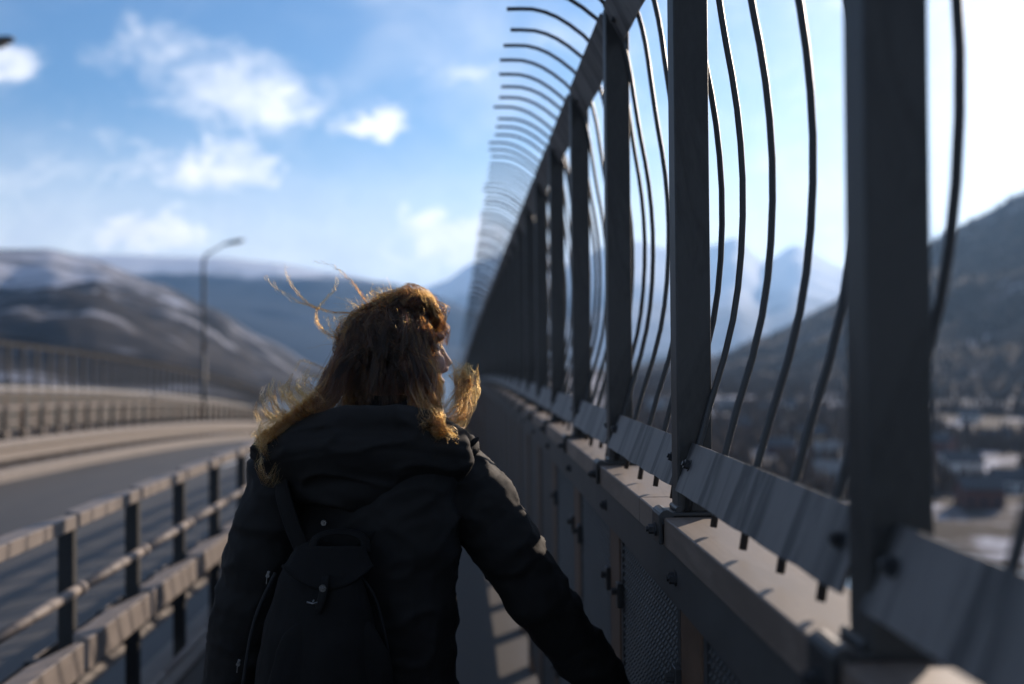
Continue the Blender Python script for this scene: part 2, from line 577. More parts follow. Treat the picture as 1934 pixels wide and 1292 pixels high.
def build_fence(y_first, n_post, sx, shift, dh, label, far_from):
    root = empty('bridge_fence', bp(shift + sx * .383, y_first, dh - .278))
    tag(root, label, 'fence', 'tall fences on the bridge railings')
    me_bar, me_post, me_base = bar_mesh(sx < 0), post_mesh(sx), base_mesh(sx)
    me_low = plate_mesh(PLATE_LO, PLATE_HI, D - .05, 'lower_plate', sx)
    me_top = plate_mesh(TOP_LO, TOP_HI, D - .05, 'upper_plate', sx)
    me_b1 = hexbolt(.0085, .012, (-sx, 0, 0))
    me_b2 = hexbolt(.0075, .010, (-sx * .93, 0, .36))
    far = bmesh.new()
    for i in range(n_post):
        y = y_first + i * D
        (lx, ly, lz), rot = frame(y)
        loc = Vector((lx + shift, ly, lz + dh))
        if i >= far_from:
            mt = Matrix.Translation(loc) @ Matrix.Rotation(rot[0], 4, 'X')
            for me in (me_post, me_low, me_top):
                b2 = bmesh.new()
                b2.from_mesh(me)
                b2.transform(mt)
                tmp = bpy.data.meshes.new('t')
                b2.to_mesh(tmp)
                b2.free()
                far.from_mesh(tmp)
                bpy.data.meshes.remove(tmp)
            for k in range(5):
                b2 = bmesh.new()
                b2.from_mesh(me_bar)
                b2.transform(Matrix.Translation(loc + Vector((0, -.012 - k * D / 5, 0))))
                tmp = bpy.data.meshes.new('t')
                b2.to_mesh(tmp)
                b2.free()
                far.from_mesh(tmp)
                bpy.data.meshes.remove(tmp)
            continue
        po = put('post', me_post, root, loc + Vector((0, -.012 if sx > 0 and i == 4 else 0, 0)), rot)
        cl = put('rail_clamp', me_base, root, loc, rot)
        if y < 12 and sx > 0:
            for part, me, off in ((cl, me_b1, (sx * .3228, .022, -.302)),):
                bo = bpy.data.objects.new('bolt', me)
                COL.objects.link(bo)
                bo.parent = part
                bo.location = off
        for me in (me_low, me_top):
            o = put(me.name.split('.')[0], me, root, loc, rot)
            if y < 6 and sx > 0:
                for oy in (-.035, -(D - .05) + .035):
                    bo = bpy.data.objects.new('bolt', me_b2)
                    COL.objects.link(bo)
                    bo.parent = o
                    q = (.409 * .45 + .443 * .55, -.272 * .45 - .180 * .55) if me is me_low else (.436, .918)
                    bo.location = (q[0] * S - .003, oy, q[1] * S + .003)
                    if me is me_top:
                        bo.rotation_euler = (0, R(-45), 0)
        for k in range(5):
            yy = -.012 - k * D / 5 + (rnd.uniform(-.009, .009) if k else 0)
            if sx > 0 and i == 4 and k == 0:
                yy = .060            # this bar stands just behind its post
            put('bar', me_bar, root, loc + Vector((0, yy, rnd.uniform(-.003, .003))), (rot[0], R(rnd.uniform(-.7, .7)), R(rnd.uniform(-1.6, 1.6))))
    if len(far.verts):
        fo = put('fence_run', bm_mesh('fence_run', far, M['post']), root)
        fo['kind'] = 'stuff'
        fo['label'] = 'far end of the fence, posts and bars too close to tell apart'
    else:
        far.free()
    return root


build_fence(PF - 4 * D, 82, 1, 0.0, 0.0, 'tall steel fence with curved bars bending over the walkway beside the person', 58)
OPP, OPP_DH = -9.75, -.08
build_fence(PF + 13 * D, 58, -1, OPP, OPP_DH, 'blurred barred fence on the far side of the road', 58)


# ------------------------------------------------------------------ the railing that carries the fence
def build_railing(sx, shift, dh, y_first, y_last, label, near):
    root = empty('bridge_railing', bp(shift + sx * .38, y_first, dh - 1.70))
    tag(root, label, 'railing', 'railings along the edges of the bridge')

    def prof(a0, a1, h0, h1):
        a, b_ = sorted((sx * a0, sx * a1))
        return rect(a, b_, h0, h1)
    # handrail in lengths with a joint between them
    joints = []
    y = 1.89 * S / .87
    y = 1.885
    seg = D * 5
    while y > y_first:
        y -= seg
    while y < y_last:
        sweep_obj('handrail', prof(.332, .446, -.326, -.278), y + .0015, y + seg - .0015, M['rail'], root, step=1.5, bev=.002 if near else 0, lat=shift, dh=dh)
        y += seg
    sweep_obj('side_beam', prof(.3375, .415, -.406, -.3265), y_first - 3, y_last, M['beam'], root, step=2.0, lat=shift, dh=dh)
    # screen panels, brown posts
    bm = bmesh.new()
    add_box(bm, (sx * .378, 0, -1.053), (.05, .135, 1.29), bev=.004)
    me_post = bm_mesh('railing_post', bm, M['rust'])
    bm = bmesh.new()
    L = D - .16
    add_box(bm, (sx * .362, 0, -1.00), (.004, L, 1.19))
    add_box(bm, (sx * .362, L / 2 - .01, -1.00), (.014, .02, 1.20))
    add_box(bm, (sx * .362, -L / 2 + .01, -1.00), (.014, .02, 1.20))
    me_panel = bm_mesh('screen_panel', bm, M['panel'])
    bm = bmesh.new()
    # pressed slots: rows of small proud lips
    ny, nz = int(L / .021), 62
    vs, fs = [], []
    for j in range(nz):
        for i in range(ny):
            yy = -L / 2 + .03 + i * (L - .06) / (ny - 1) + (.005 if j % 2 else 0)
            zz = -.44 - j * .0165
            xx = sx * .3598
            a = .0065
            b0 = len(vs)
            vs += [(xx, yy - a, zz - .003), (xx, yy + a, zz - .003), (xx, yy + a, zz + .004), (xx, yy - a, zz + .004), (xx - sx * .0045, yy - a * .6, zz - .003), (xx - sx * .0045, yy + a * .6, zz - .003)]
            fs += [(b0, b0 + 1, b0 + 5, b0 + 4), (b0 + 1, b0 + 2, b0 + 5), (b0 + 3, b0, b0 + 4), (b0 + 2, b0 + 3, b0 + 4, b0 + 5)]
    bm.free()
    me_slots = mesh('pressed_slots', vs, fs, M['panel'])
    bm = bmesh.new()
    add_box(bm, (0, 0, 0), (.012, .030, .055), bev=.002)
    add_cyl(bm, (-sx * .006, 0, .008), (-sx * .018, 0, .008), .008, n=6)
    me_br = bm_mesh('bracket', bm, M['clamp'])
    me_bolt = hexbolt(.0095, .011, (-sx, 0, 0))
    n0 = int(math.floor((y_first - PF) / D))
    i = n0
    while PF + i * D < y_last:
        y = PF + i * D - .095
        (lx, ly, lz), rot = frame(y)
        loc = Vector((lx + shift, ly, lz + dh))
        put('railing_post', me_post, root, loc, rot)
        if y < 16 or not near:
            (lx, ly, lz), rot = frame(y - D / 2)
            lp = Vector((lx + shift, ly, lz + dh))
            pn = put('screen_panel', me_panel, root, lp, rot)
            if near and .2 < y < 4.5:
                so = bpy.data.objects.new('pressed_slots', me_slots)
                COL.objects.link(so)
                so.parent = pn
                so['kind'] = 'stuff'
                for q in ((L / 2 - .005, -.55), (-L / 2 + .005, -.55), (L / 2 - .005, -1.2)):
                    bo = bpy.data.objects.new('bracket', me_br)
                    COL.objects.link(bo)
                    bo.parent = pn
                    bo.location = (sx * .349, q[0], q[1])
            if near and y < 9:
                put('bolt', me_bolt, root, loc + Vector((sx * .3372, .03, -.365)), rot)
        i += 1
    if near:
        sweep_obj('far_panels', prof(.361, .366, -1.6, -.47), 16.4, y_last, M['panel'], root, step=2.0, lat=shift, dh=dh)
    return root


build_railing(1, 0.0, 0.0, -3.0, 70.0, 'brown handrail with grey perforated panels below it, under the curved fence', True)
build_railing(-1, OPP, OPP_DH, 10.0, 58.0, 'blurred brown railing under the fence across the road', False)


# ------------------------------------------------------------------ guardrails between walkway and road
def build_guardrail(sx, shift, dh, y_first, y_last, label, beam_h):
    """sx=1: seen from the walkway; the road is on the -x side"""
    root = empty('guardrail', bp(shift - sx * 1.6, y_first, -1.70 + dh))
    tag(root, label, 'guardrail', 'guardrails along the road')
    P = .806
    n0 = int(math.ceil((y_first - 4.03) / P))
    n1 = int((y_last - 4.03) / P)

    def X(a):
        return sx * a

    # a length of top rail: square-ended towards the viewer, cut back at the far end
    def seg(a_front, a_back, h0, h1, length, name, cut):
        bm = bmesh.new()
        pts = [(a_front, 0), (a_front, length), (a_back + (a_front - a_back) * .65, length), (a_back, length - cut), (a_back, cut * .25)]
        lo = [bm.verts.new((X(a), q, h0)) for a, q in pts]
        hi = [bm.verts.new((X(a), q, h1)) for a, q in pts]
        k = len(pts)
        for j in range(k):
            bm.faces.new((lo[j], lo[(j + 1) % k], hi[(j + 1) % k], hi[j]))
        bm.faces.new(lo[::-1])
        bm.faces.new(hi)
        bmesh.ops.recalc_face_normals(bm, faces=bm.faces)
        bmesh.ops.bevel(bm, geom=list(bm.edges), offset=.003, segments=1, affect='EDGES')
        return bm_mesh(name, bm, M['guard'])
    me_top = seg(-1.552, -1.640, -.692, -.636, P - .034, 'top_rail', .30)
    me_low = seg(-1.440, -1.530, -1.205, -1.085, P - .05, 'lower_rail', .30)
    bm = bmesh.new()
    add_box(bm, (X(-1.605), 0, -1.19), (.064, .045, 1.0), bev=.004)
    me_post = bm_mesh('post', bm, M['gpost'])
    bm = bmesh.new()
    add_box(bm, (X(-1.545), 0, -1.15), (.06, .04, .10), bev=.003)
    add_box(bm, (X(-1.70), 0, -1.30), (.13, .05, .16), bev=.003)
    me_br = bm_mesh('spacer', bm, M['gpost'])
    bm = bmesh.new()
    add_cyl(bm, (X(-1.545), .02, -.934), (X(-1.545), P - .03, -.934), .021, n=12)
    add_cyl(bm, (X(-1.545), -.03, -.934), (X(-1.545), .022, -.934), .026, n=12)
    me_pipe = bm_mesh('pipe_rail', bm, M['guard'], True)
    bm = bmesh.new()
    add_cyl(bm, (X(-1.455), 0, -1.54), (X(-1.455), P, -1.54), .02, n=12)
    me_pipe2 = bm_mesh('foot_pipe', bm, M['guard'], True)
    for i in range(n0, n1 + 1):
        y = 4.03 + i * P
        (lx, ly, lz), rot = frame(y)
        loc = Vector((lx + shift, ly, lz + dh))
        put('post', me_post, root, loc + Vector((0, .02, 0)), rot)
        put('top_rail', me_top, root, loc + Vector((0, .017, 0)), rot)
        put('pipe_rail', me_pipe, root, loc, rot)
        put('lower_rail', me_low, root, loc + Vector((0, -.19, 0)), rot)
        put('spacer', me_br, root, loc, rot)
        put('foot_pipe', me_pipe2, root, loc, rot)
    h0, h1 = beam_h
    hm = (h0 + h1) / 2
    prof = [(X(-1.775), h0), (X(-1.845), h0 + .06), (X(-1.845), hm - .06), (X(-1.785), hm - .02), (X(-1.785), hm + .02), (X(-1.845), hm + .06), (X(-1.845), h1 - .06), (X(-1.775), h1),
            (X(-1.771), h1 - .004), (X(-1.838), h1 - .064), (X(-1.838), hm + .062), (X(-1.778), hm + .022), (X(-1.778), hm - .022), (X(-1.838), hm - .062), (X(-1.838), h0 + .064), (X(-1.771), h0 + .004)]
    y = y_first
    while y < y_last:
        sweep_obj('road_side_beam', prof, y + .002, y + 4.028, M['wbeam'], root, step=2.1, lat=shift, dh=dh)
        y += 4.03
    return root


build_guardrail(1, 0.0, 0.0, 0.2, 46.0, 'grey guardrail of box rails and pipes between walkway and road', (-1.56, -1.24))
build_guardrail(-1, OPP + .05, 0.0, 8.0, 56.0, 'blurred pale guardrail on the far side of the road', (-1.62, -1.22))


# ------------------------------------------------------------------ street lamps
def street_lamp(lat, y, height, reach, label, lean=0.0):
    base = bp(lat, y, -1.72)
    root = empty('street_lamp', base)
    tag(root, label, 'street lamp', 'street lamps along the road')
    bm = bmesh.new()
    add_cyl(bm, base, base + Vector((lean, 0, height * .45)), .08, .065, 12)
    p = [base + Vector(v) for v in ((lean, 0, height * .45), (lean, 0, height * .8), (lean, 0, height - .55), (lean + .08, 0, height - .22), (lean + .35, 0, height - .05), (lean + reach, 0, height + .18))]
    add_tube(bm, [Vector(v) for v in spline(p, 24)], [.065 - .035 * i / 23 for i in range(24)], 10)
    put('pole', bm_mesh('pole', bm, M['lamp'], True), root)
    bm = bmesh.new()
    c = base + Vector((lean + reach + .32, 0, height + .24))
    rot = Matrix.Rotation(R(-12), 3, 'Y')
    secs = [(-.38, .05, .04), (-.25, .11, .075), (.1, .15, .09), (.32, .12, .06), (.40, .05, .03)]
    rings = []
    for sx_, wy, hz in secs:
        rings.append([bm.verts.new(c + rot @ Vector((sx_, wy * math.cos(t), hz * math.sin(t) * (1 if math.sin(t) > 0 else .5)))) for t in [2 * math.pi * k / 12 for k in range(12)]])
    for i in range(len(rings) - 1):
        for k in range(12):
            bm.faces.new((rings[i][k], rings[i][(k + 1) % 12], rings[i + 1][(k + 1) % 12], rings[i + 1][k]))
    bm.faces.new(rings[0][::-1])
    bm.faces.new(rings[-1])
    put('lamp_head', bm_mesh('lamp_head', bm, M['lamp'], True), root)
    bm = bmesh.new()
    add_box(bm, c + rot @ Vector((.08, 0, -.05)), (.34, .18, .02), rot, .004)
    put('lens', bm_mesh('lens', bm, M['lens']), root)
    return root


street_lamp(-8.80, 35.0, 6.55, .75, 'blurred slender street lamp with a bent arm across the road')
street_lamp(-8.25, 15.2, 6.45, .75, 'street lamp of which only the head tip shows at the top left')

# ------------------------------------------------------------------ water, shore, mountains
SEA = -38.0
me = mesh('water', [(-20000, -4000, SEA), (20000, -4000, SEA), (20000, 26000, SEA), (-20000, 26000, SEA)], [(0, 1, 2, 3)], M['water'])
tag(put('water', me), 'dark fjord water below the bridge', 'water', kind='structure')


def azel(px, py):
    return math.atan2(px - 874, FPX), (675 - py) / FPX


def interp(x, pts):
    if x <= pts[0][0]:
        return pts[0][1]
    for (x0, y0), (x1, y1) in zip(pts, pts[1:]):
        if x <= x1:
            t = (x - x0) / (x1 - x0)
            t = t * t * (3 - 2 * t) * .5 + t * .5
            return y0 + (y1 - y0) * t
    return pts[-1][1]


def mountain(name, sil, r0, r1, r2, az0, az1, na, nt, rough, fscale, mat, label, cat, power=1.3, seed=0, jag=0.0):
    """heightfield from its foot at r0 up to a ridge at r1 and down behind it to r2"""
    pts = [azel(px, py) for px, py in sil]
    vs, fs = [], []
    for i in range(na + 1):
        a = R(az0 + (az1 - az0) * i / na)
        e = interp(a, pts)
        for j in range(nt + 1):
            t = j / nt
            if t < .72:
                u = t / .72
                r = r0 + (r1 - r0) * u
                prof = u ** power
            else:
                u = (t - .72) / .28
                r = r1 + (r2 - r1) * u
                prof = 1 - .8 * u ** 1.5
            x, y = r * math.sin(a), r * math.cos(a)
            rz = EYE + e * r1 / math.cos(a) * math.cos(a)
            q = Vector((x / fscale + seed, y / fscale, seed * .37))
            nz = mnoise.fractal(q, 1.0, 2.1, 6) * rough * (1 - abs(2 * min(t / .72, 1) - 1) ** 2 * (1 - jag)) * min(1, t * 3)
            z = SEA - 2 + (max(rz, SEA) - SEA + 2) * prof + nz
            vs.append((x, y, z))
    k = nt + 1
    for i in range(na):
        for j in range(nt):
            fs.append((i * k + j, (i + 1) * k + j, (i + 1) * k + j + 1, i * k + j + 1))
    o = put(name, mesh(name, vs, fs, mat, True))
    tag(o, label, cat, kind='structure')
    return o


mountain('mountain', [(-1500, 420), (-500, 450), (0, 482), (90, 478), (170, 494), (300, 537), (400, 580), (500, 637), (600, 690), (700, 726), (800, 745)],
         500, 2600, 4200, -55, -1.5, 220, 90, 70, 330, M['mt_left'], 'near dark slope with snow streaks behind the road', 'mountain', 1.6, 3.1, .02)
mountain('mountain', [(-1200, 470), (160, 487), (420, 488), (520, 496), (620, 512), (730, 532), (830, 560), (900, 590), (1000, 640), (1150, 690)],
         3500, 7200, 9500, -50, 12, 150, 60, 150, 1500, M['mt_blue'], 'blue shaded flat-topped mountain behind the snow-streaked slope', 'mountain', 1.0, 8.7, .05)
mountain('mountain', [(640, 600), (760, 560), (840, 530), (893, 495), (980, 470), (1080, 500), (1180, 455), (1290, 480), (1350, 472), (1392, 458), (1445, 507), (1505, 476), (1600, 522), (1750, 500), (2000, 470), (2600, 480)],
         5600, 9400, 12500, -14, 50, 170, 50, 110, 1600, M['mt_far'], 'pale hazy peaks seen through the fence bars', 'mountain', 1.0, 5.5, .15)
mountain('hill', [(980, 722), (1120, 705), (1345, 680), (1450, 640), (1600, 572), (1700, 512), (1770, 478), (1850, 448), (1934, 412), (2150, 340), (2700, 280), (3600, 270)],
         700, 1900, 3200, 3.0, 72, 180, 70, 22, 160, M['mt_right'], 'dark wooded hillside rising beyond the fence at right', 'hill', 1.25, 1.7, .2)


def ground_h(x, y):
    r = math.hypot(x, y)
    t = min(max((r - 185) / 60, 0), 1)
    return SEA - 1.5 + 4.5 * t + min(max(r - 300, 0), 700) * .016 + mnoise.noise(Vector((x / 60, y / 60, 0))) * 1.6 * t


vs, fs = [], []
na, nr = 90, 70
for i in range(na + 1):
    a = R(6 + 66 * i / na)
    for j in range(nr + 1):
        r = 150 + 1100 * (j / nr) ** 1.6
        x, y = r * math.sin(a), r * math.cos(a)
        vs.append((x, y, ground_h(x, y)))
for i in range(na):
    for j in range(nr):
        k = nr + 1
        fs.append((i * k + j, (i + 1) * k + j, (i + 1) * k + j + 1, i * k + j + 1))
tag(put('terrain', mesh('terrain', vs, fs, M['shore'], True)), 'snowy shore with houses below the hillside', 'shore', kind='structure')


def house(x, y, w, d, h, rot, wall, roof, label):
    z = ground_h(x, y) - .3
    root = empty('house', (x, y, z))
    root.rotation_euler = (0, 0, rot)
    tag(root, label, 'house', 'houses on the far shore')

    def child(name, bm, mat, parent=root):
        o = bpy.data.objects.new(name, bm_mesh(name, bm, mat))
        COL.objects.link(o)
        o.parent = parent
        return o
    rh = d * .38
    bm = bmesh.new()
    v = [bm.verts.new(p) for p in ((-w / 2, -d / 2, 0), (w / 2, -d / 2, 0), (w / 2, d / 2, 0), (-w / 2, d / 2, 0), (-w / 2, -d / 2, h), (w / 2, -d / 2, h), (w / 2, d / 2, h), (-w / 2, d / 2, h), (-w / 2, 0, h + rh), (w / 2, 0, h + rh))]
    for f in ((0, 1, 5, 4), (2, 3, 7, 6), (1, 2, 6, 9, 5), (3, 0, 4, 8, 7), (0, 3, 2, 1)):
        bm.faces.new([v[q] for q in f])
    child('wall', bm, wall)
    bm = bmesh.new()
    ang = math.atan2(rh, d / 2)
    ln = math.hypot(rh, d / 2) + .5
    for s in (-1, 1):
        add_box(bm, (0, s * (d / 4 + .12), h + rh / 2 + .05), (w + .8, ln, .22), Matrix.Rotation(-s * ang, 3, 'X'))
    ro = child('roof', bm, roof)
    bm = bmesh.new()
    add_box(bm, (w * .2, d * .1, h + rh + .4), (.7, .7, 1.6))
    child('chimney', bm, M['wall_grey'], ro)
    for k in range(3):
        for lv in range(max(1, int(h / 3))):
            bm = bmesh.new()
            add_box(bm, (-w / 2 + w * (k + .5) / 3, -d / 2 - .03, 1.6 + lv * 2.8), (1.3, .08, 1.3))
            child('window', bm, M['glass'])


HW = {'white': ('wall_white', 'roof_dark', 'white house with dark roof on the far shore'),
      'red': ('wall_red', 'roof_dark', 'red house with dark roof on the far shore'),
      'ochre': ('wall_ochre', 'roof_dark', 'ochre house with dark roof on the far shore'),
      'grey': ('wall_grey', 'roof_grey', 'grey house on the far shore')}
hr = random.Random(11)
spots = []
hcount = {}
for px, py in ((1240, 790), (1370, 790), (1395, 820), (1450, 800), (1470, 855), (1490, 790), (1530, 840), (1560, 870), (1575, 905), (1770, 850), (1810, 880), (1830, 800), (1845, 925), (1880, 830), (1905, 895)):
    ang = (py - 675) / FPX
    r = 36.0 / ang
    a = math.atan2(px - 874, FPX)
    x, y = r * math.sin(a), r * math.cos(a)
    if r > 760 or any(math.hypot(x - q[0], y - q[1]) < 11 for q in spots):
        continue
    spots.append((x, y))
    kk = hr.choice(['white', 'red', 'ochre', 'grey', 'grey', 'red'])
    wl, rf, lb = HW[kk]
    side = 'right of the nearest post' if px > 1700 else 'left of the nearest post'
    hcount[(kk, side)] = hcount.get((kk, side), 0) + 1
    lb = lb.replace(' on the far shore', '') + ', ' + side + ', ' + ['first', 'second', 'third', 'fourth', 'fifth', 'sixth'][hcount[(kk, side)] - 1] + ' from the left'
    house(x, y, hr.uniform(8, 11), hr.uniform(6.5, 8), hr.uniform(3.2, 5.5), hr.uniform(-.6, .6) - a, M[wl], M[rf], lb)

# bare woods on shore and hillside: one mass of small trees
tr = random.Random(5)
vs, fs = [], []
dg = None
ridge = [azel(px, py) for px, py in ((980, 722), (1120, 705), (1345, 680), (1450, 640), (1600, 572), (1700, 512), (1770, 478), (1850, 448), (1934, 412), (2150, 340), (2700, 280), (3600, 270))]


def hill_h(x, y):
    r = math.hypot(x, y)
    a = math.atan2(x, y)
    if r < 700:
        return ground_h(x, y)
    u = min((r - 700) / 1200, 1)
    rz = EYE + interp(a, ridge) * 1900
    q = Vector((x / 160 + 1.7, y / 160, 1.7 * .37))
    t = u * .72
    nz = mnoise.fractal(q, 1.0, 2.1, 6) * 22 * (1 - abs(2 * u - 1) ** 2 * .8) * min(1, t * 3)
    return max(SEA - 2 + (max(rz, SEA) - SEA + 2) * u ** 1.25 + nz, ground_h(x, y) if r < 1200 else -99)


for k in range(19000):
    a = R(tr.uniform(8, 45))
    r = 235 + 1680 * tr.random() ** 1.35
    x, y = r * math.sin(a), r * math.cos(a)
    if mnoise.noise(Vector((x / 70, y / 70, 4))) < (-.12 if r < 800 else -.35):
        continue
    if any(math.hypot(x - q[0], y - q[1]) < 10 for q in spots):
        continue
    z = hill_h(x, y) - .5
    h = tr.uniform(4, 9)
    w = h * tr.uniform(.22, .36)
    for c in range(2):
        b0 = len(vs)
        zz = z + h * (.1 + .3 * c)
        ww = w * (1 - .35 * c)
        n = 5
        off = tr.random() * 6
        vs += [(x + ww * tr.uniform(.6, 1.2) * math.cos(off + 6.283 * q / n), y + ww * tr.uniform(.6, 1.2) * math.sin(off + 6.283 * q / n), zz + tr.uniform(-.4, .4)) for q in range(n)]
        vs += [(x + tr.uniform(-.4, .4), y, zz + h * .62)]
        fs += [(b0 + q, b0 + (q + 1) % n, b0 + n) for q in range(n)]
tag(put('far_wood', mesh('far_wood', vs, fs, M['twig'])), 'dark bare woods on the shore and hillside', 'woods', kind='stuff')

# ------------------------------------------------------------------ the person
DEP = 1.95
person = empty('person', (seen(690, 1000, DEP).x, DEP, zb(DEP) + .0))
tag(person, 'person in a black hooded jacket walking away, long blond hair blowing, face turned right', 'person')


def add_ell(bm, c, r, rot=None, u=18, v=12):
    mt = Matrix.Translation(c) @ (rot.to_4x4() if rot else Matrix.Identity(4)) @ Matrix.Diagonal((*r, 1))
    bmesh.ops.create_uvsphere(bm, u_segments=u, v_segments=v, radius=1.0, matrix=mt)


def fuse(name, bm, voxel, smooth_it, mat, parent, shape=None, smooth_f=.5):
    """one continuous skin over overlapping shells"""
    bmesh.ops.recalc_face_normals(bm, faces=bm.faces)
    me = bpy.data.meshes.new('tmp')
    bm.to_mesh(me)
    bm.free()
    o = bpy.data.objects.new('tmp', me)
    COL.objects.link(o)
    md = o.modifiers.new('r', 'REMESH')
    md.mode = 'VOXEL'
    md.voxel_size = voxel
    if smooth_it:
        sm = o.modifiers.new('s', 'SMOOTH')
        sm.iterations = smooth_it
        sm.factor = smooth_f
    dg = bpy.context.evaluated_depsgraph_get()
    out = bpy.data.meshes.new_from_object(o.evaluated_get(dg))
    bpy.data.objects.remove(o)
    bpy.data.meshes.remove(me)
    out.name = name
    if shape:
        n = len(out.vertices)
        co = np.empty(n * 3, np.float32)
        no = np.empty(n * 3, np.float32)
        out.vertices.foreach_get('co', co)
        out.vertex_normals.foreach_get('vector', no)
        co, no = co.reshape(-1, 3), no.reshape(-1, 3)
        dsp = np.array([shape(Vector(c), Vector(q)) for c, q in zip(co, no)], np.float32)
        co += no * dsp[:, None]
        out.vertices.foreach_set('co', co.ravel())
    out.materials.clear()
    out.materials.append(mat)
    out.polygons.foreach_set('use_smooth', [True] * len(out.polygons))
    out.update()
    return put(name, out, parent)


# head frame: forward, right, up
YAW = R(65)
HC = seen(748, 668, 1.98)
HF = Vector((math.sin(YAW), math.cos(YAW), -.02)).normalized()
HR = Vector((math.cos(YAW), -math.sin(YAW), 0))
HU = HR.cross(HF).normalized()
if HU.z < 0:
    HU = -HU
HM = Matrix((HF, HR, HU)).transposed()


def hd(f, r, u):
    return HC + HF * f + HR * r + HU * u


bm = bmesh.new()
for c, r in (((-.010, 0, .020), (.086, .069, .075)), ((.03, 0, -.025), (.066, .060, .09)), ((.04, 0, -.072), (.048, .048, .036)), ((.074, 0, -.094), (.019, .022, .017)),
             ((.078, 0, .036), (.018, .052, .012)), ((.062, .038, -.018), (.028, .022, .026)), ((.062, -.038, -.018), (.028, .022, .026)),
             ((.092, 0, -.053), (.012, .023, .0075)), ((.089, 0, -.066), (.012, .020, .008)), ((0, .075, -.012), (.026, .008, .032)), ((0, -.075, -.012), (.026, .008, .032)),
             ((.10, .012, -.029), (.010, .008, .008)), ((.10, -.012, -.029), (.010, .008, .008))):
    add_ell(bm, hd(*c), r, HM)
add_tube(bm, [hd(.086, 0, .028), hd(.100, 0, .0), hd(.114, 0, -.022)], [.009, .010, .012], 10)
neck0 = seen(735, 800, 2.0)
add_tube(bm, [hd(-.015, 0, -.03), hd(-.02, 0, -.09), neck0 + Vector((0, 0, .0)), neck0 + Vector((0, 0, -.12))], [.055, .054, .056, .075], 14)
# a slim body under the clothes, with legs down to the walkway
deck = zb(DEP)
hipc = Vector((seen(688, 1000, DEP).x, DEP, deck + .93))
chest = Vector((seen(695, 1000, DEP).x, DEP + .02, deck + 1.33))
add_tube(bm, [neck0 + Vector((0, 0, -.08)), chest, (chest + hipc) / 2, hipc, hipc - Vector((0, 0, .08))], [(.07, .10), (.085, .15), (.085, .13), (.10, .15), (.09, .12)], 16)
feet = []
for s, dy in ((-1, -.16), (1, .22)):
    hip = hipc + Vector((s * .09, 0, -.03))
    foot = Vector((hipc.x + s * .10, DEP + dy, deck + .07))
    knee = (hip + foot) / 2 + Vector((0, .05, .02))
    add_tube(bm, [hip, knee, foot], [.078, .054, .04], 12)
    add_tube(bm, [foot + Vector((0, -.05, -.02)), foot + Vector((0, .06, -.035)), foot + Vector((s * .02, .17, -.045))], [(.035, .035), (.038, .032), (.03, .02)], 10)
    feet.append((hip, knee, foot, s))
RA = [seen(px, py, z) for px, py, z in ((858, 915, 1.93), (905, 958, 1.92), (955, 1032, 1.92), (1012, 1128, 1.93), (1072, 1208, 1.97), (1128, 1285, 2.01), (1160, 1335, 2.04))]
LA = [seen(px, py, z) for px, py, z in ((540, 915, 1.93), (508, 980, 1.92), (484, 1080, 1.92), (456, 1180, 1.92), (436, 1290, 1.94), (428, 1400, 1.98), (426, 1470, 2.0))]
add_tube(bm, RA, [.045, .045, .042, .038, .034, .028, .026], 10)
add_tube(bm, LA, [.045, .045, .042, .038, .034, .028, .026], 10)


def hand(bm, wrist, along, side, curl):
    """palm, four unequal bent fingers and a thumb leaving the side of the palm"""
    along, side = along.normalized(), side.normalized()
    nrm = along.cross(side).normalized()
    add_tube(bm, [wrist - along * .02, wrist + along * .03, wrist + along * .085], [(.024, .024), (.038, .020), (.040, .017)], 10)
    for k, ln in enumerate((.066, .076, .071, .055)):
        b0 = wrist + along * (.078 - .004 * abs(k - 1.3)) + side * (.030 - .0195 * k)
        p1 = b0 + along * ln * .5 + nrm * ln * .12 * curl
        p2 = p1 + along * ln * .32 + nrm * ln * .28 * curl
        p3 = p2 + along * ln * .16 + nrm * ln * .30 * curl
        add_tube(bm, [b0 - along * .02, p1, p2, p3], [.0088, .0085, .0078, .006], 8)
    t0 = wrist + along * .025 + side * .025
    add_tube(bm, [t0, t0 + side * .028 + along * .030, t0 + side * .032 + along * .058, t0 + side * .028 + along * .075 + nrm * .006], [.013, .0115, .0095, .007], 8)


hand(bm, RA[-1] + (RA[-1] - RA[-2]).normalized() * .03, RA[-1] - RA[-2], Vector((0, 1, .1)), 1)
hand(bm, LA[-1] + (LA[-1] - LA[-2]).normalized() * .03, LA[-1] - LA[-2] + Vector((0, .1, 0)), Vector((0, 1, 0)), -1)
fuse('body', bm, .0042, 3, M['skin'], person)
for s in (-1, 1):
    bm = bmesh.new()
    add_ell(bm, hd(.0705, s * .031, .014), (.0112, .0112, .0112), None, 14, 10)
    put('eye', bm_mesh('eye', bm, M['eye'], True), person)

# trousers and boots
bm = bmesh.new()
for hip, knee, foot, s in feet:
    add_tube(bm, [hip + Vector((0, 0, .12)), hip, knee, foot + Vector((0, 0, .06))], [(.10, .12), (.105, .115), .075, .062], 14)
add_ell(bm, hipc + Vector((0, 0, .02)), (.185, .13, .13))
fuse('trousers', bm, .009, 3, M['trousers'], person, lambda c, n: .006 * mnoise.noise(c * 14))
for hip, knee, foot, s in feet:
    bm = bmesh.new()
    add_tube(bm, [foot + Vector((0, -.02, .12)), foot + Vector((0, -.01, .0)), foot + Vector((0, .0, -.02))], [.055, .052, .05], 12)
    add_tube(bm, [foot + Vector((0, -.07, -.028)), foot + Vector((0, .06, -.034)), foot + Vector((s * .02, .19, -.042))], [(.04, .045), (.045, .045), (.028, .028)], 12)
    fuse('boot', bm, .007, 2, M['boot'], person)

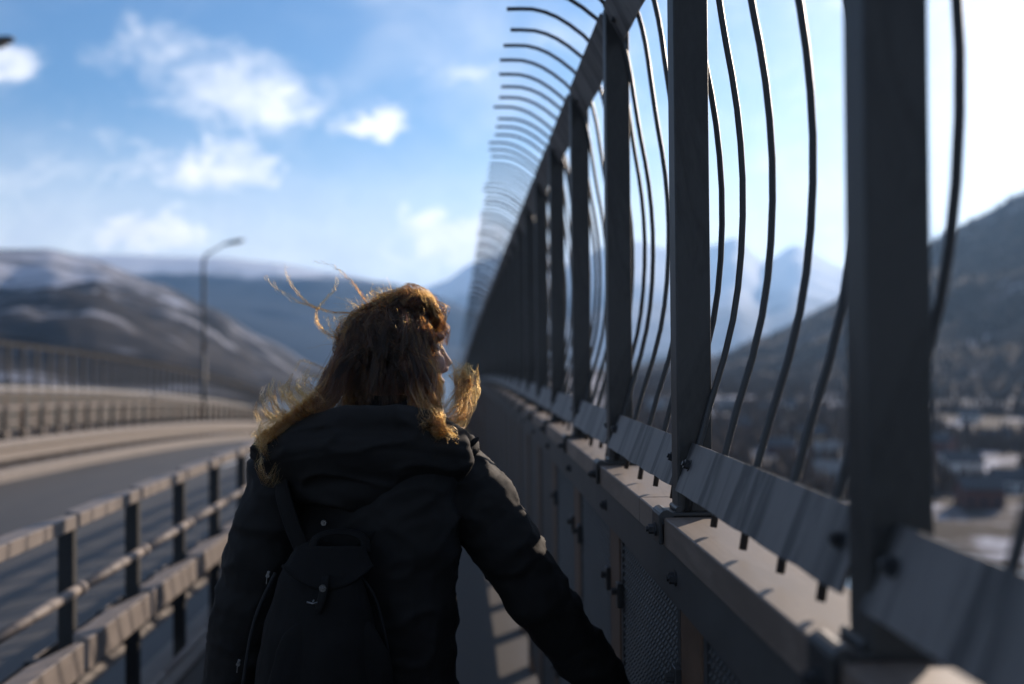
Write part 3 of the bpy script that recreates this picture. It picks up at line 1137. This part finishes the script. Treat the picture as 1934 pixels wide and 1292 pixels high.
# jacket: torso and sleeves as one skin
TOR = [(792, 706, 70, .070, 1.99), (838, 703, 150, .095, 1.97), (885, 700, 190, .112, 1.95), (960, 697, 202, .125, 1.95), (1080, 692, 200, .130, 1.95), (1200, 688, 200, .132, 1.95),
       (1320, 686, 206, .136, 1.95), (1450, 686, 214, .14, 1.95), (1560, 686, 222, .145, 1.95)]
bm = bmesh.new()
add_tube(bm, [seen(cx, py, z) for py, cx, w, d, z in TOR], [(w * z / FPX, d) if False else (d, w * z / FPX) for py, cx, w, d, z in TOR], 28)
for ring_check in (0,):
    pass
add_tube(bm, RA[:-1] + [RA[-1]], [.072, .069, .065, .061, .055, .049, .044], 16)
add_tube(bm, LA[:-1] + [LA[-1]], [.070, .068, .066, .062, .057, .050, .044], 16)
add_ell(bm, seen(842, 900, 1.95), (.095, .088, .074))
add_ell(bm, seen(556, 900, 1.95), (.095, .088, .074))


def along_arm(c, arm):
    best = (9, 0)
    acc = 0
    for a, b_ in zip(arm, arm[1:]):
        d = b_ - a
        t = max(0, min(1, (c - a).dot(d) / d.length_squared))
        q = (c - a - d * t).length
        if q < best[0]:
            best = (q, acc + d.length * t)
        acc += d.length
    return best


def puff(c, n):
    w = .007 * (1 - abs(mnoise.noise(Vector((c.x * 9, c.y * 9, c.z * 13 + 5))))) ** 7 + .0018 * (1 - abs(mnoise.noise(Vector((c.x * 24, c.y * 24, c.z * 30))))) ** 7 + .0035 * mnoise.noise(c * 11) + .0022 * mnoise.noise(Vector((c.x * 30, c.y * 30, c.z * 18)))
    for arm in (RA, LA):
        q, s = along_arm(c, arm)
        if q < .085 and s > .05:
            k = (s + .012 * mnoise.noise(c * 16)) / .098
            fr = k % 1.0
            w += .0042 * (math.sin(math.pi * fr) ** .7) - .0025
            w += .003 * mnoise.noise(Vector((c.x * 20, c.y * 20, c.z * 34)))
            break
    else:
        # shallow folds gathered towards the armpits
        dv = (c - seen(875, 1110, 1.88))
        w += .006 * math.sin(dv.length * 95 + 6 * mnoise.noise(c * 9)) * math.exp(-dv.length / .07)
        w += .004 * mnoise.noise(Vector((c.x * 8, c.y * 8, c.z * 24)))
    return w


fuse('jacket', bm, .0062, 3, M['fabric'], person, puff)
jacket = person.children[-1]


def sub(name, me, parent):
    o = bpy.data.objects.new(name, me)
    COL.objects.link(o)
    o.parent = parent
    return o


# cuff of the right sleeve
bm = bmesh.new()
dcuff = (RA[-1] - RA[-2]).normalized()
add_tube(bm, [RA[-1] - dcuff * .01, RA[-1] + dcuff * .02, RA[-1] + dcuff * .045], [.043, .041, .038], 16)
put('cuff', bm_mesh('cuff', bm, M['scarf'], True), person)

# collar that stands round the neck
bm = bmesh.new()
cc = seen(730, 770, 2.0)
for k, (dz, ra, rb) in enumerate(((-.05, .105, .09), (0, .092, .082), (.028, .084, .076))):
    pass
add_tube(bm, [cc + Vector((-.012, 0, -.07)), cc + Vector((0, 0, -.02)), cc + Vector((.004, 0, .018)), cc + Vector((.006, 0, .032))], [(.11, .145), (.095, .122), (.084, .100), (.072, .082)], 22)
fuse('collar', bm, .006, 2, M['scarf'], person, lambda c, n: .004 * mnoise.noise(c * 22))

# hood lying on the back
bm = bmesh.new()
roll = [(520, 858, 1.98), (508, 846, 1.90), (548, 820, 1.84), (620, 800, 1.81), (700, 792, 1.80), (780, 799, 1.81), (842, 824, 1.86), (874, 850, 1.92), (878, 866, 2.0)]
roll = [(695 + (x - 695) * 1.06, y, z) for x, y, z in roll]
rp = [Vector(v) for v in spline([seen(*q) for q in roll], 30)]
add_tube(bm, rp, [.016 + .012 * math.sin(math.pi * i / 29) for i in range(30)], 12)
bag = [(524, 872, 1.87), (590, 866, 1.83), (690, 862, 1.815), (786, 864, 1.83), (858, 870, 1.88)]
bag = [(695 + (x - 695) * 1.05, y, z) for x, y, z in bag]
bpnt = [Vector(v) for v in spline([seen(*q) for q in bag], 18)]
add_tube(bm, bpnt, [(.036, .044) if i in (0, 17) else (.046, .066) for i in range(18)], 14)
bag2 = [(560, 902, 1.87), (625, 918, 1.83), (685, 922, 1.82), (755, 908, 1.84), (825, 888, 1.88)]
bp2 = [Vector(v) for v in spline([seen(*q) for q in bag2], 18)]
add_tube(bm, bp2, [(.026, .03) if i in (0, 17) else (.038, .042) for i in range(18)], 14)


add_ell(bm, seen(690, 872, 1.85), (.165, .062, .085))
add_ell(bm, seen(690, 835, 1.85), (.150, .055, .050))


def hood_shape(c, n):
    w = .006 * mnoise.noise(c * 8) + .008 * (1 - abs(mnoise.noise(Vector((c.x * 8 + 3, c.y * 8, c.z * 20))))) ** 7 + .0012 * (1 - abs(mnoise.noise(Vector((c.x * 22, c.y * 22, c.z * 36))))) ** 7 + .0015 * mnoise.noise(c * 40)
    # two stitched seams across the hood
    for zz in (seen(690, 822, 1.78).z, seen(690, 846, 1.77).z):
        x = (c.x - seen(690, 800, 1.78).x) / .19
        q = (c.z - (zz - .028 * x * x)) / .0035
        if abs(q) < 4:
            w -= .0018 * math.exp(-q * q)
    return w


fuse('hood', bm, .0052, 22, M['fabric'], person, hood_shape)
bm = bmesh.new()
t0 = seen(872, 846, 1.90)
add_tube(bm, [t0, seen(884, 842, 1.885), seen(896, 832, 1.88), seen(903, 827, 1.88)], [(.010, .005), (.008, .006), (.010, .005), (.003, .003)], 10)
add_ell(bm, seen(879, 846, 1.88), (.012, .010, .011), None, 12, 8)
put('hood_toggle', bm_mesh('hood_toggle', bm, M['scarf'], True), person)
for px, py in ((610, 984), (685, 987)):
    bm = bmesh.new()
    c = seen(px, py, 1.818)
    add_cyl(bm, c, c + Vector((0, -.006, 0)), .0058, .005, 14)
    add_cyl(bm, c + Vector((0, -.006, 0)), c + Vector((0, -.008, 0)), .003, .002, 10)
    put('snap_button', bm_mesh('snap_button', bm, M['snap']), person)

# ------------------------------------------------------------------ hair
bm = bmesh.new()
add_ell(bm, hd(-.014, 0, .020), (.090, .075, .078), HM, 36, 24)
cut = [v for v in bm.verts if (lambda q: q.dot(HF) > .055 and q.dot(HU) < .075)(v.co - HC) or (v.co - HC).dot(HU) < -.035]
bmesh.ops.delete(bm, geom=cut, context='VERTS')
put('hair_underlayer', bm_mesh('hair_underlayer', bm, M['cap'], True), person)
hrn = np.random.default_rng(4)
strands, radii_l, blond = [], [], []
BLOND = 0
EC = (-.014, 0, .020)
ER = (.090, .077, .078)


def scalp(th, ps, k=1.0):
    return hd(EC[0] + ER[0] * k * math.sin(th) * math.cos(ps), EC[1] + ER[1] * k * math.sin(th) * math.sin(ps), EC[2] + ER[2] * k * math.cos(th))


def strand(pts, n=16, frizz=.0012, rad=.00036):
    p = np.array(spline(pts, n))
    t = np.linspace(0, 1, n)[:, None]
    ph = hrn.uniform(0, 6.28, 3)
    fr = hrn.uniform(3, 9)
    p = p + frizz * t * np.sin(fr * t * 6.28 + ph) * hrn.uniform(.3, 1.6)
    p = p + hrn.normal(0, .00022, p.shape)
    strands.append(p)
    radii_l.append(rad)
    blond.append(BLOND)


def N(s):
    return Vector(hrn.normal(0, s, 3))


U = hrn.uniform


def lock(guide, cnt, s0, s1, n=18, frizz=.0015, rad=.00036, short=.15):
    """strands that share one guide: spread at the root, gathered at the tip"""
    g = [Vector(p) for p in guide]
    m_ = len(g) - 1
    for _ in range(cnt):
        off = N(1.0)
        q = [p + off * (s0 + (s1 - s0) * i / m_) + N(.0006) for i, p in enumerate(g)]
        if U(0, 1) < .6:
            f_ = U(0, short)
            q[-1] = q[-1].lerp(q[-2], f_)
        strand(q, n, frizz, rad)


# the cap of hair over the head, in locks
for k in range(330):
    ps = U(-math.pi, math.pi)
    th = math.acos(1 - U(0, 1) * 1.2)
    if abs(ps) < R(72) and th > R(50):
        continue
    lay = 1.0 + abs(hrn.normal(0, .04))
    sgn = 1 if ps > 0 else -1
    pts = [scalp(th, ps, .985)]
    th2, ps2 = th, ps
    for q in range(3):
        th2 = min(th2 + R(U(15, 30)), R(124))
        ps2 += sgn * R(U(-4, 8))
        pts.append(scalp(th2, ps2, lay + .03 * q) + N(.005))
    end = pts[-1]
    back = abs(ps2) > R(80)
    drop = U(.03, .085) if back else U(.02, .05)
    sw = Vector((U(-.02, .012), U(-.012, .012), 0))
    pts.append(end + Vector((0, 0, -drop * .55)) + sw * .5)
    pts.append(end + Vector((0, 0, -drop)) + sw)
    lock(pts, 17, .0046, .0024, 18, .0018, .00031, .3)
# hair swept from the crown over to the forehead
for k in range(60):
    a = U(-1, 1)
    p0 = scalp(U(0, R(35)), U(-math.pi, math.pi), .99)
    lift = abs(hrn.normal(0, .007))
    pts = [p0, p0 + HF * .03 + HU * (.009 + lift), p0 + HF * U(.055, .075) + HU * (.004 + lift) + N(.004), hd(.085 + U(-.01, .010), .05 * a, .07 + U(-.02, .012)), hd(.090 + U(-.015, .006), .055 * a, .035 + U(-.02, .01))]
    lock(pts, 14, .004, .0025, 16, .0016, .00033)
# wave of hair lifted above the forehead
for k in range(34):
    p0 = seen(700 + U(-25, 70), 582 + U(-8, 8), 1.96 + U(-.03, .03))
    s = U(0, 1)
    pts = [p0, seen(725 + 30 * s, 562 - 8 * s + U(-4, 4), 1.96), seen(775 + U(-15, 15), 543 + 30 * (1 - s) + U(-3, 3), 1.97), seen(812 + U(-8, 8), 564 + 14 * (1 - s), 1.98), seen(827 + U(-5, 3), 598 + U(-10, 10), 1.99), seen(818 + U(-6, 4), 632 + U(-10, 14), 2.0)]
    lock(pts, 9, .002, .0018, 18, .002, .00034)
BLOND = 1
# hair streaming down and out to the left
for k in range(62):
    s = U(0, 1)
    p0 = scalp(R(U(60, 105)), math.pi + R(U(-60, 55)), 1.0 + U(0, .05))
    tx, ty = interp(s, [(0, 596), (.25, 545), (.5, 500), (.75, 486), (1, 500)]), interp(s, [(0, 720), (.25, 742), (.5, 756), (.75, 825), (1, 878)])
    c = Vector((U(-1, 1), U(-1, 1), 0))
    m1 = seen(638 + 12 * c.x - 5 * (1 - s), 700 + 18 * c.y, 1.90 + U(-.03, .03))
    m2 = seen(610 + 15 * c.x - 6 * (1 - s), 752 + 12 * c.y + 12 * s, 1.88 + U(-.04, .03))
    bx, by = interp(s, [(0, 582), (.5, 552), (1, 548)]), interp(s, [(0, 768), (.5, 792), (1, 832)])
    m3 = seen(bx + U(-14, 14), by + U(-9, 9), 1.85 + U(-.05, .04))
    ex, ey = tx + U(-14, 24), ty + U(-12, 14)
    up = U(0, 1)
    m4 = seen(ex + 20 + U(-6, 8), ey + 18 + 14 * up, 1.84 + U(-.05, .05))
    pts = [p0, m1, m2, m3, m4, seen(ex, ey - 6 * up, 1.84 + U(-.06, .05))]
    if up > .45:
        pts.append(seen(ex + U(-4, 12), ey - 16 - 18 * up, 1.84 + U(-.05, .04)))
    lock(pts, 12, .006, U(.0008, .0028), 26, .0026, .00030, .6)
# smooth core of that bundle, lying along the hood
for k in range(95):
    p0 = scalp(R(U(62, 110)), math.pi + R(U(-55, 75)), 1.0 + U(0, .05))
    w = U(-1, 1)
    q = U(0, 1)
    pts = [p0, seen(646 + 14 * w + U(-5, 5), 704 + U(-12, 16), 1.90), seen(622 + 16 * w + U(-5, 5), 744 + 10 * w + U(-5, 5), 1.86), seen(584 + 16 * w, 778 + 13 * w + U(-6, 6), 1.825),
           seen(546 + 14 * w, 806 + 15 * w + U(-7, 7), 1.81), seen(512 + 14 * w, 830 + 20 * w + U(-9, 9), 1.81), seen(488 + 12 * w + U(-8, 8), 842 + 30 * w + U(-16, 14), 1.82)]
    pts = pts[:int(U(5.3, 7.99))]
    lock(pts, 14, .0048, U(.001, .0026), 24, .0012, .00033, .7)
# hair in front of the shoulder at right, and the lock that curls up and outward
for k in range(86):
    p0 = scalp(R(U(50, 100)), R(U(62, 135)), 1.0 + U(0, .05))
    m1 = seen(796 + U(-30, 20), 690 + U(-18, 18), 1.92 + U(-.03, .03))
    m2 = seen(804 + U(-30, 20), 748 + U(-14, 14), 1.86 + U(-.025, .025))
    if k % 5 < 3:
        m3 = seen(812 + U(-26, 24), 788 + U(-12, 12), 1.808 + U(-.02, .02))
        ex = 818 + U(-36, 40)
        e2 = seen(ex + U(-18, 18), 826 + U(-16, 12), 1.80 + U(-.02, .02))
        pts = [p0, m1, m2, m3, seen(ex, 812 + U(-12, 10), 1.80 + U(-.02, .02)), e2]
        lock(pts, 12, .005, U(.001, .0035), 22, .0022, .00034, .6)
    else:
        o = U(-1, 1)
        m3 = seen(830 + 14 * o, 795 + 14 * o + U(-8, 8), 1.86 + U(-.03, .03))
        m4 = seen(862 + 14 * o + U(-8, 8), 786 + 20 * o + U(-9, 9), 1.88 + U(-.03, .03))
        m5 = seen(882 + 15 * o + U(-8, 8), 752 + 14 * o + U(-8, 8), 1.90 + U(-.03, .03))
        m6 = seen(889 + 15 * o + U(-9, 6), 718 + U(-14, 12), 1.91 + U(-.02, .02))
        pts = [p0, m1, m2, m3, m4, m5, m6, seen(882 + 20 * o + U(-14, 8), 692 + U(-12, 10), 1.92 + U(-.02, .02))]
        pts = pts[:int(U(5.4, 8.9))]
        lock(pts, 8, .0045, U(.0006, .0024), 28, .0028, .00029, .8)
for k in range(46):
    st = [(872, 785, 1.90), (884, 755, 1.91), (892, 725, 1.91)][k % 3]
    p0 = seen(st[0] + U(-8, 8), st[1] + U(-12, 12), st[2])
    lock([p0, seen(874 + U(-18, 14), 722 + U(-18, 18), 1.92), seen(864 + U(-20, 30), 692 + U(-14, 20), 1.93)], 4, .002, .0014, 12, .002, .00028)
# wisps across the cheek
for k in range(34):
    p0 = scalp(R(U(45, 85)), R(U(42, 72)), 1.02)
    lock([p0, seen(812 + U(-18, 14), 690 + U(-12, 12), 1.96), seen(828 + U(-16, 8), 730 + U(-14, 14), 1.96), seen(826 + U(-18, 14), 775 + U(-14, 14), 1.94)], 8, .002, .0014, 14, .0015, .0003)
BLOND = 2
# single locks flying about: (guide, strands, spread px)
FLY = [([(705, 588), (640, 590), (600, 580), (560, 566), (527, 545), (500, 518)], 14, 2.5),
       ([(600, 582), (577, 566), (556, 542), (544, 518), (542, 500)], 10, 2.0),
       ([(650, 642), (622, 632), (603, 612), (598, 590), (612, 568), (633, 546), (639, 524)], 14, 2.5),
       ([(697, 578), (680, 552), (662, 528), (630, 502), (595, 491)], 12, 1.6),
       ([(640, 640), (626, 622), (622, 600)], 8, 2), ([(700, 588), (670, 596), (630, 602), (605, 596)], 8, 3),
       ([(660, 610), (680, 640), (720, 652), (770, 668), (800, 690)], 3, 1.2), ([(640, 690), (668, 698), (700, 688), (722, 660)], 4, 1.2),
       ([(652, 640), (656, 665), (642, 700), (625, 720)], 4, 1.2), ([(700, 700), (706, 735), (690, 755), (662, 752)], 12, 2.5),
       ([(655, 700), (652, 740), (658, 768)], 6, 2), ([(672, 690), (660, 735), (640, 758)], 10, 4),
       ([(620, 700), (590, 684), (570, 680), (557, 700)], 8, 2), ([(612, 710), (585, 710), (560, 722)], 8, 4),
       ([(760, 570), (790, 548), (812, 560), (826, 600)], 18, 3), ([(720, 575), (760, 548), (790, 552), (815, 585)], 14, 4), ([(735, 560), (700, 552), (722, 546), (760, 548)], 6, 2),
       ([(708, 590), (716, 566), (728, 557), (735, 566)], 8, 3), ([(690, 592), (684, 566), (700, 556)], 6, 2), ([(715, 595), (712, 620), (722, 640)], 10, 2),
       ([(845, 800), (870, 812), (880, 830)], 20, 6), ([(830, 815), (850, 835), (868, 838)], 16, 6)]
for gd, cnt, sp in FLY:
    sp *= 2.2
    for k in range(cnt):
        ox, oy, oz = hrn.normal(0, sp * .35), hrn.normal(0, sp * .35), U(-.01, .01)
        cut_ = U(.8, 1.0)
        pts = [seen(px + ox + hrn.normal(0, sp * .22), py + oy + hrn.normal(0, sp * .22), 1.93 + oz) for px, py in gd]
        if U(0, 1) < .5:
            pts = pts[:max(2, int(len(pts) * U(.6, 1.0)))]
        strand(pts, 22, .003, .00022)
# loose strands lying across the head, and arcs lifted over the forehead
for k in range(90):
    ps, th = U(-math.pi, math.pi), R(U(15, 80))
    dps, dth = R(U(-45, 45)), R(U(10, 45))
    strand([scalp(th + dth * t, ps + dps * t * t, 1.03 + .07 * math.sin(math.pi * t) * U(.5, 1.3)) + N(.002) for t in (0, .35, .7, 1.0)] + [scalp(th + dth * 1.3, ps + dps * 1.5, 1.1) + N(.012)], 18, .002, .00024)
for k in range(16):
    s_ = U(0, 1)
    x0 = U(690, 770)
    top = 534 + 22 * s_
    g = [seen(x0, 580, 1.95), seen(x0 + 22, 562 - 8 * s_, 1.95), seen(775 + 14 * s_ + U(-8, 8), top, 1.96), seen(808 + U(-6, 8), top + 18, 1.97), seen(826 + U(-5, 4), 592 + U(-8, 8), 1.98), seen(822 + U(-8, 4), 622 + U(-8, 8), 1.99)]
    lock(g, 5, .0014, .0022, 24, .0018, .00026, .4)
# loose frizz round the outline
for k in range(420):
    p0 = scalp(R(U(0, 105)), U(-math.pi, math.pi), 1.04)
    d = (p0 - hd(*EC)).normalized()
    q1 = p0 + d * U(.006, .022) + Vector((-.012, 0, .002)) * U(0, 1) + N(.004)
    strand([p0, q1, q1 + d * U(0, .014) + Vector((U(-.03, .012), 0, U(-.012, .012))) + N(.004)], 9, .002, .00026)
for nm, flag in (('hair', 0), ('hair_ends', 1), ('loose_hair', 2)):
    sel = [(p, r) for p, r, b_ in zip(strands, radii_l, blond) if b_ == flag]
    hc = bpy.data.hair_curves.new(nm)
    hc.add_curves([len(p) for p, r in sel])
    hc.points.foreach_set('position', np.concatenate([p for p, r in sel]).astype(np.float32).ravel())
    hc.points.foreach_set('radius', np.concatenate([np.linspace(r, r * .45, len(p)) for p, r in sel]).astype(np.float32))
    hc.materials.append(M['fly' if flag == 2 else nm])
    put(nm, hc, person)

# ------------------------------------------------------------------ the backpack
pack = empty('backpack', seen(610, 1500, 1.74))
tag(pack, 'small black canvas backpack worn on the back of the person', 'backpack')
bm = bmesh.new()
BZ = 1.775
PK = [(1035, 622, 62, .030), (1060, 615, 88, .048), (1110, 606, 112, .066), (1180, 600, 130, .080), (1280, 595, 148, .088), (1400, 592, 158, .092), (1500, 592, 158, .088), (1560, 592, 140, .06)]
add_tube(bm, [seen(cx, py, BZ - .01) for py, cx, w, d in PK], [(d, w * BZ / FPX) for py, cx, w, d in PK], 26)


def pack_shape(c, n):
    return .006 * mnoise.noise(c * 9) + .003 * mnoise.noise(c * 24)


fuse('pack_body', bm, .006, 2, M['pack'], pack, pack_shape)
bm = bmesh.new()
add_ell(bm, seen(622, 1320, 1.70), (.112, .035, .165))
add_ell(bm, seen(630, 1240, 1.705), (.085, .032, .09))
fuse('front_pocket', bm, .005, 2, M['pack'], pack, pack_shape)
# flap with its strap and snap
bm = bmesh.new()
vs, fs = [], []
nu, nv = 16, 12
for j in range(nv + 1):
    v = j / nv
    for i in range(nu + 1):
        u = -1 + 2 * i / nu
        py = 1030 + 82 * v * (1 - .55 * u * u * v)
        px = 622 - 6 * v + u * (62 + 34 * v * (1 - .25 * v))
        z = BZ - .012 - (.030 + .038 * v) * math.sqrt(max(0, 1 - .75 * u * u)) - .006
        vs.append(seen(px, py, z))
for j in range(nv):
    for i in range(nu):
        q = j * (nu + 1) + i
        fs.append((q, q + 1, q + nu + 2, q + nu + 1))
fl = mesh('flap', vs, fs, M['pack'], True)
fo = put('flap', fl, pack)
sd = fo.modifiers.new('t', 'SOLIDIFY')
sd.thickness = .005
bm = bmesh.new()
add_tube(bm, [Vector(v) for v in spline([seen(612, 1085, 1.695), seen(609, 1107, 1.684), seen(604, 1130, 1.680), seen(596, 1150, 1.684)], 10)], [(.003, .0105)] * 10, 10)
put('flap_strap', bm_mesh('flap_strap', bm, M['pack'], True), pack)
bm = bmesh.new()
c = seen(607, 1107, 1.6795)
add_cyl(bm, c, c + Vector((0, -.004, 0)), .0062, .0058, 18)
add_cyl(bm, c + Vector((0, -.004, 0)), c + Vector((0, -.006, 0)), .0035, .0025, 12)
put('snap_button', bm_mesh('snap_button', bm, M['snap']), pack)
bm = bmesh.new()
add_tube(bm, [seen(577, 1133, 1.672), seen(588, 1136, 1.670), seen(597, 1134, 1.671)], .0018, 8)
add_tube(bm, [seen(588, 1136, 1.671), seen(590, 1129, 1.670)], .0014, 8)
put('strap_hook', bm_mesh('strap_hook', bm, M['snap'], True), pack)
bm = bmesh.new()
add_tube(bm, [Vector(v) for v in spline([seen(588, 1040, 1.75), seen(596, 1012, 1.765), seen(640, 1001, 1.775), seen(682, 1012, 1.765), (seen(690, 1042, 1.75))], 18)], [(.004, .010)] * 18, 10)
put('carry_handle', bm_mesh('carry_handle', bm, M['pack'], True), pack)
for gd in ([(500, 1078), (470, 1140), (452, 1200), (437, 1292)], [(672, 1062), (716, 1120), (738, 1200), (750, 1292)]):
    bm = bmesh.new()
    add_tube(bm, [Vector(v) for v in spline([seen(px + (18 if px < 600 else -14), py, 1.735 - .015 * (py - 1078) / 200) for px, py in gd], 16)], [(.0026, .004)] * 16, 8)
    put('piping', bm_mesh('piping', bm, M['scarf'], True), pack)
for px, py, z in ((505, 1078, 1.72), (449, 1243, 1.70)):
    bm = bmesh.new()
    c = seen(px, py, z)
    add_box(bm, c, (.005, .003, .007), Matrix.Rotation(.3, 3, 'Y'), .001)
    bmesh.ops.create_cone(bm, segments=10, radius1=.0035, radius2=.0035, depth=.002, cap_ends=True, matrix=Matrix.Translation(c + Vector((-.001, -.003, -.004))) @ Matrix.Rotation(R(90), 4, 'X'))
    add_tube(bm, [c + Vector((-.002, -.003, -.006)), c + Vector((-.003, -.003, -.018))], [.0009, .0011], 6)
    put('zip_pull', bm_mesh('zip_pull', bm, M['snap']), pack)
for s, pts in ((-1, [(575, 1048, 1.80), (548, 985, 1.81), (530, 915, 1.83), (535, 868, 1.90)]), (1, [(668, 1048, 1.80), (745, 985, 1.81), (815, 915, 1.83), (840, 868, 1.90)])):
    bm = bmesh.new()
    add_tube(bm, [Vector(v) for v in spline([seen(*q) for q in pts], 14)], [(.006, .026)] * 14, 10)
    put('shoulder_strap', bm_mesh('shoulder_strap', bm, M['pack'], True), pack)

# ------------------------------------------------------------------ air
bm = bmesh.new()
add_box(bm, (0, 8500, 570), (36000, 24000, 1222))
hz = bm_mesh('haze', bm, M['water'])
hz.materials.clear()
m = bpy.data.materials.new('thin_air')
m.use_nodes = True
t = m.node_tree
t.nodes.clear()
pv = t.nodes.new('ShaderNodeVolumePrincipled')
pv.inputs['Color'].default_value = (.30, .57, 1.0, 1)
pv.inputs['Density'].default_value = 5.6e-5
pv.inputs['Anisotropy'].default_value = .48
mo = t.nodes.new('ShaderNodeOutputMaterial')
t.links.new(pv.outputs[0], mo.inputs['Volume'])
hz.materials.append(m)
tag(put('haze', hz), 'pale blue haze over the fjord and mountains', 'haze', kind='stuff')
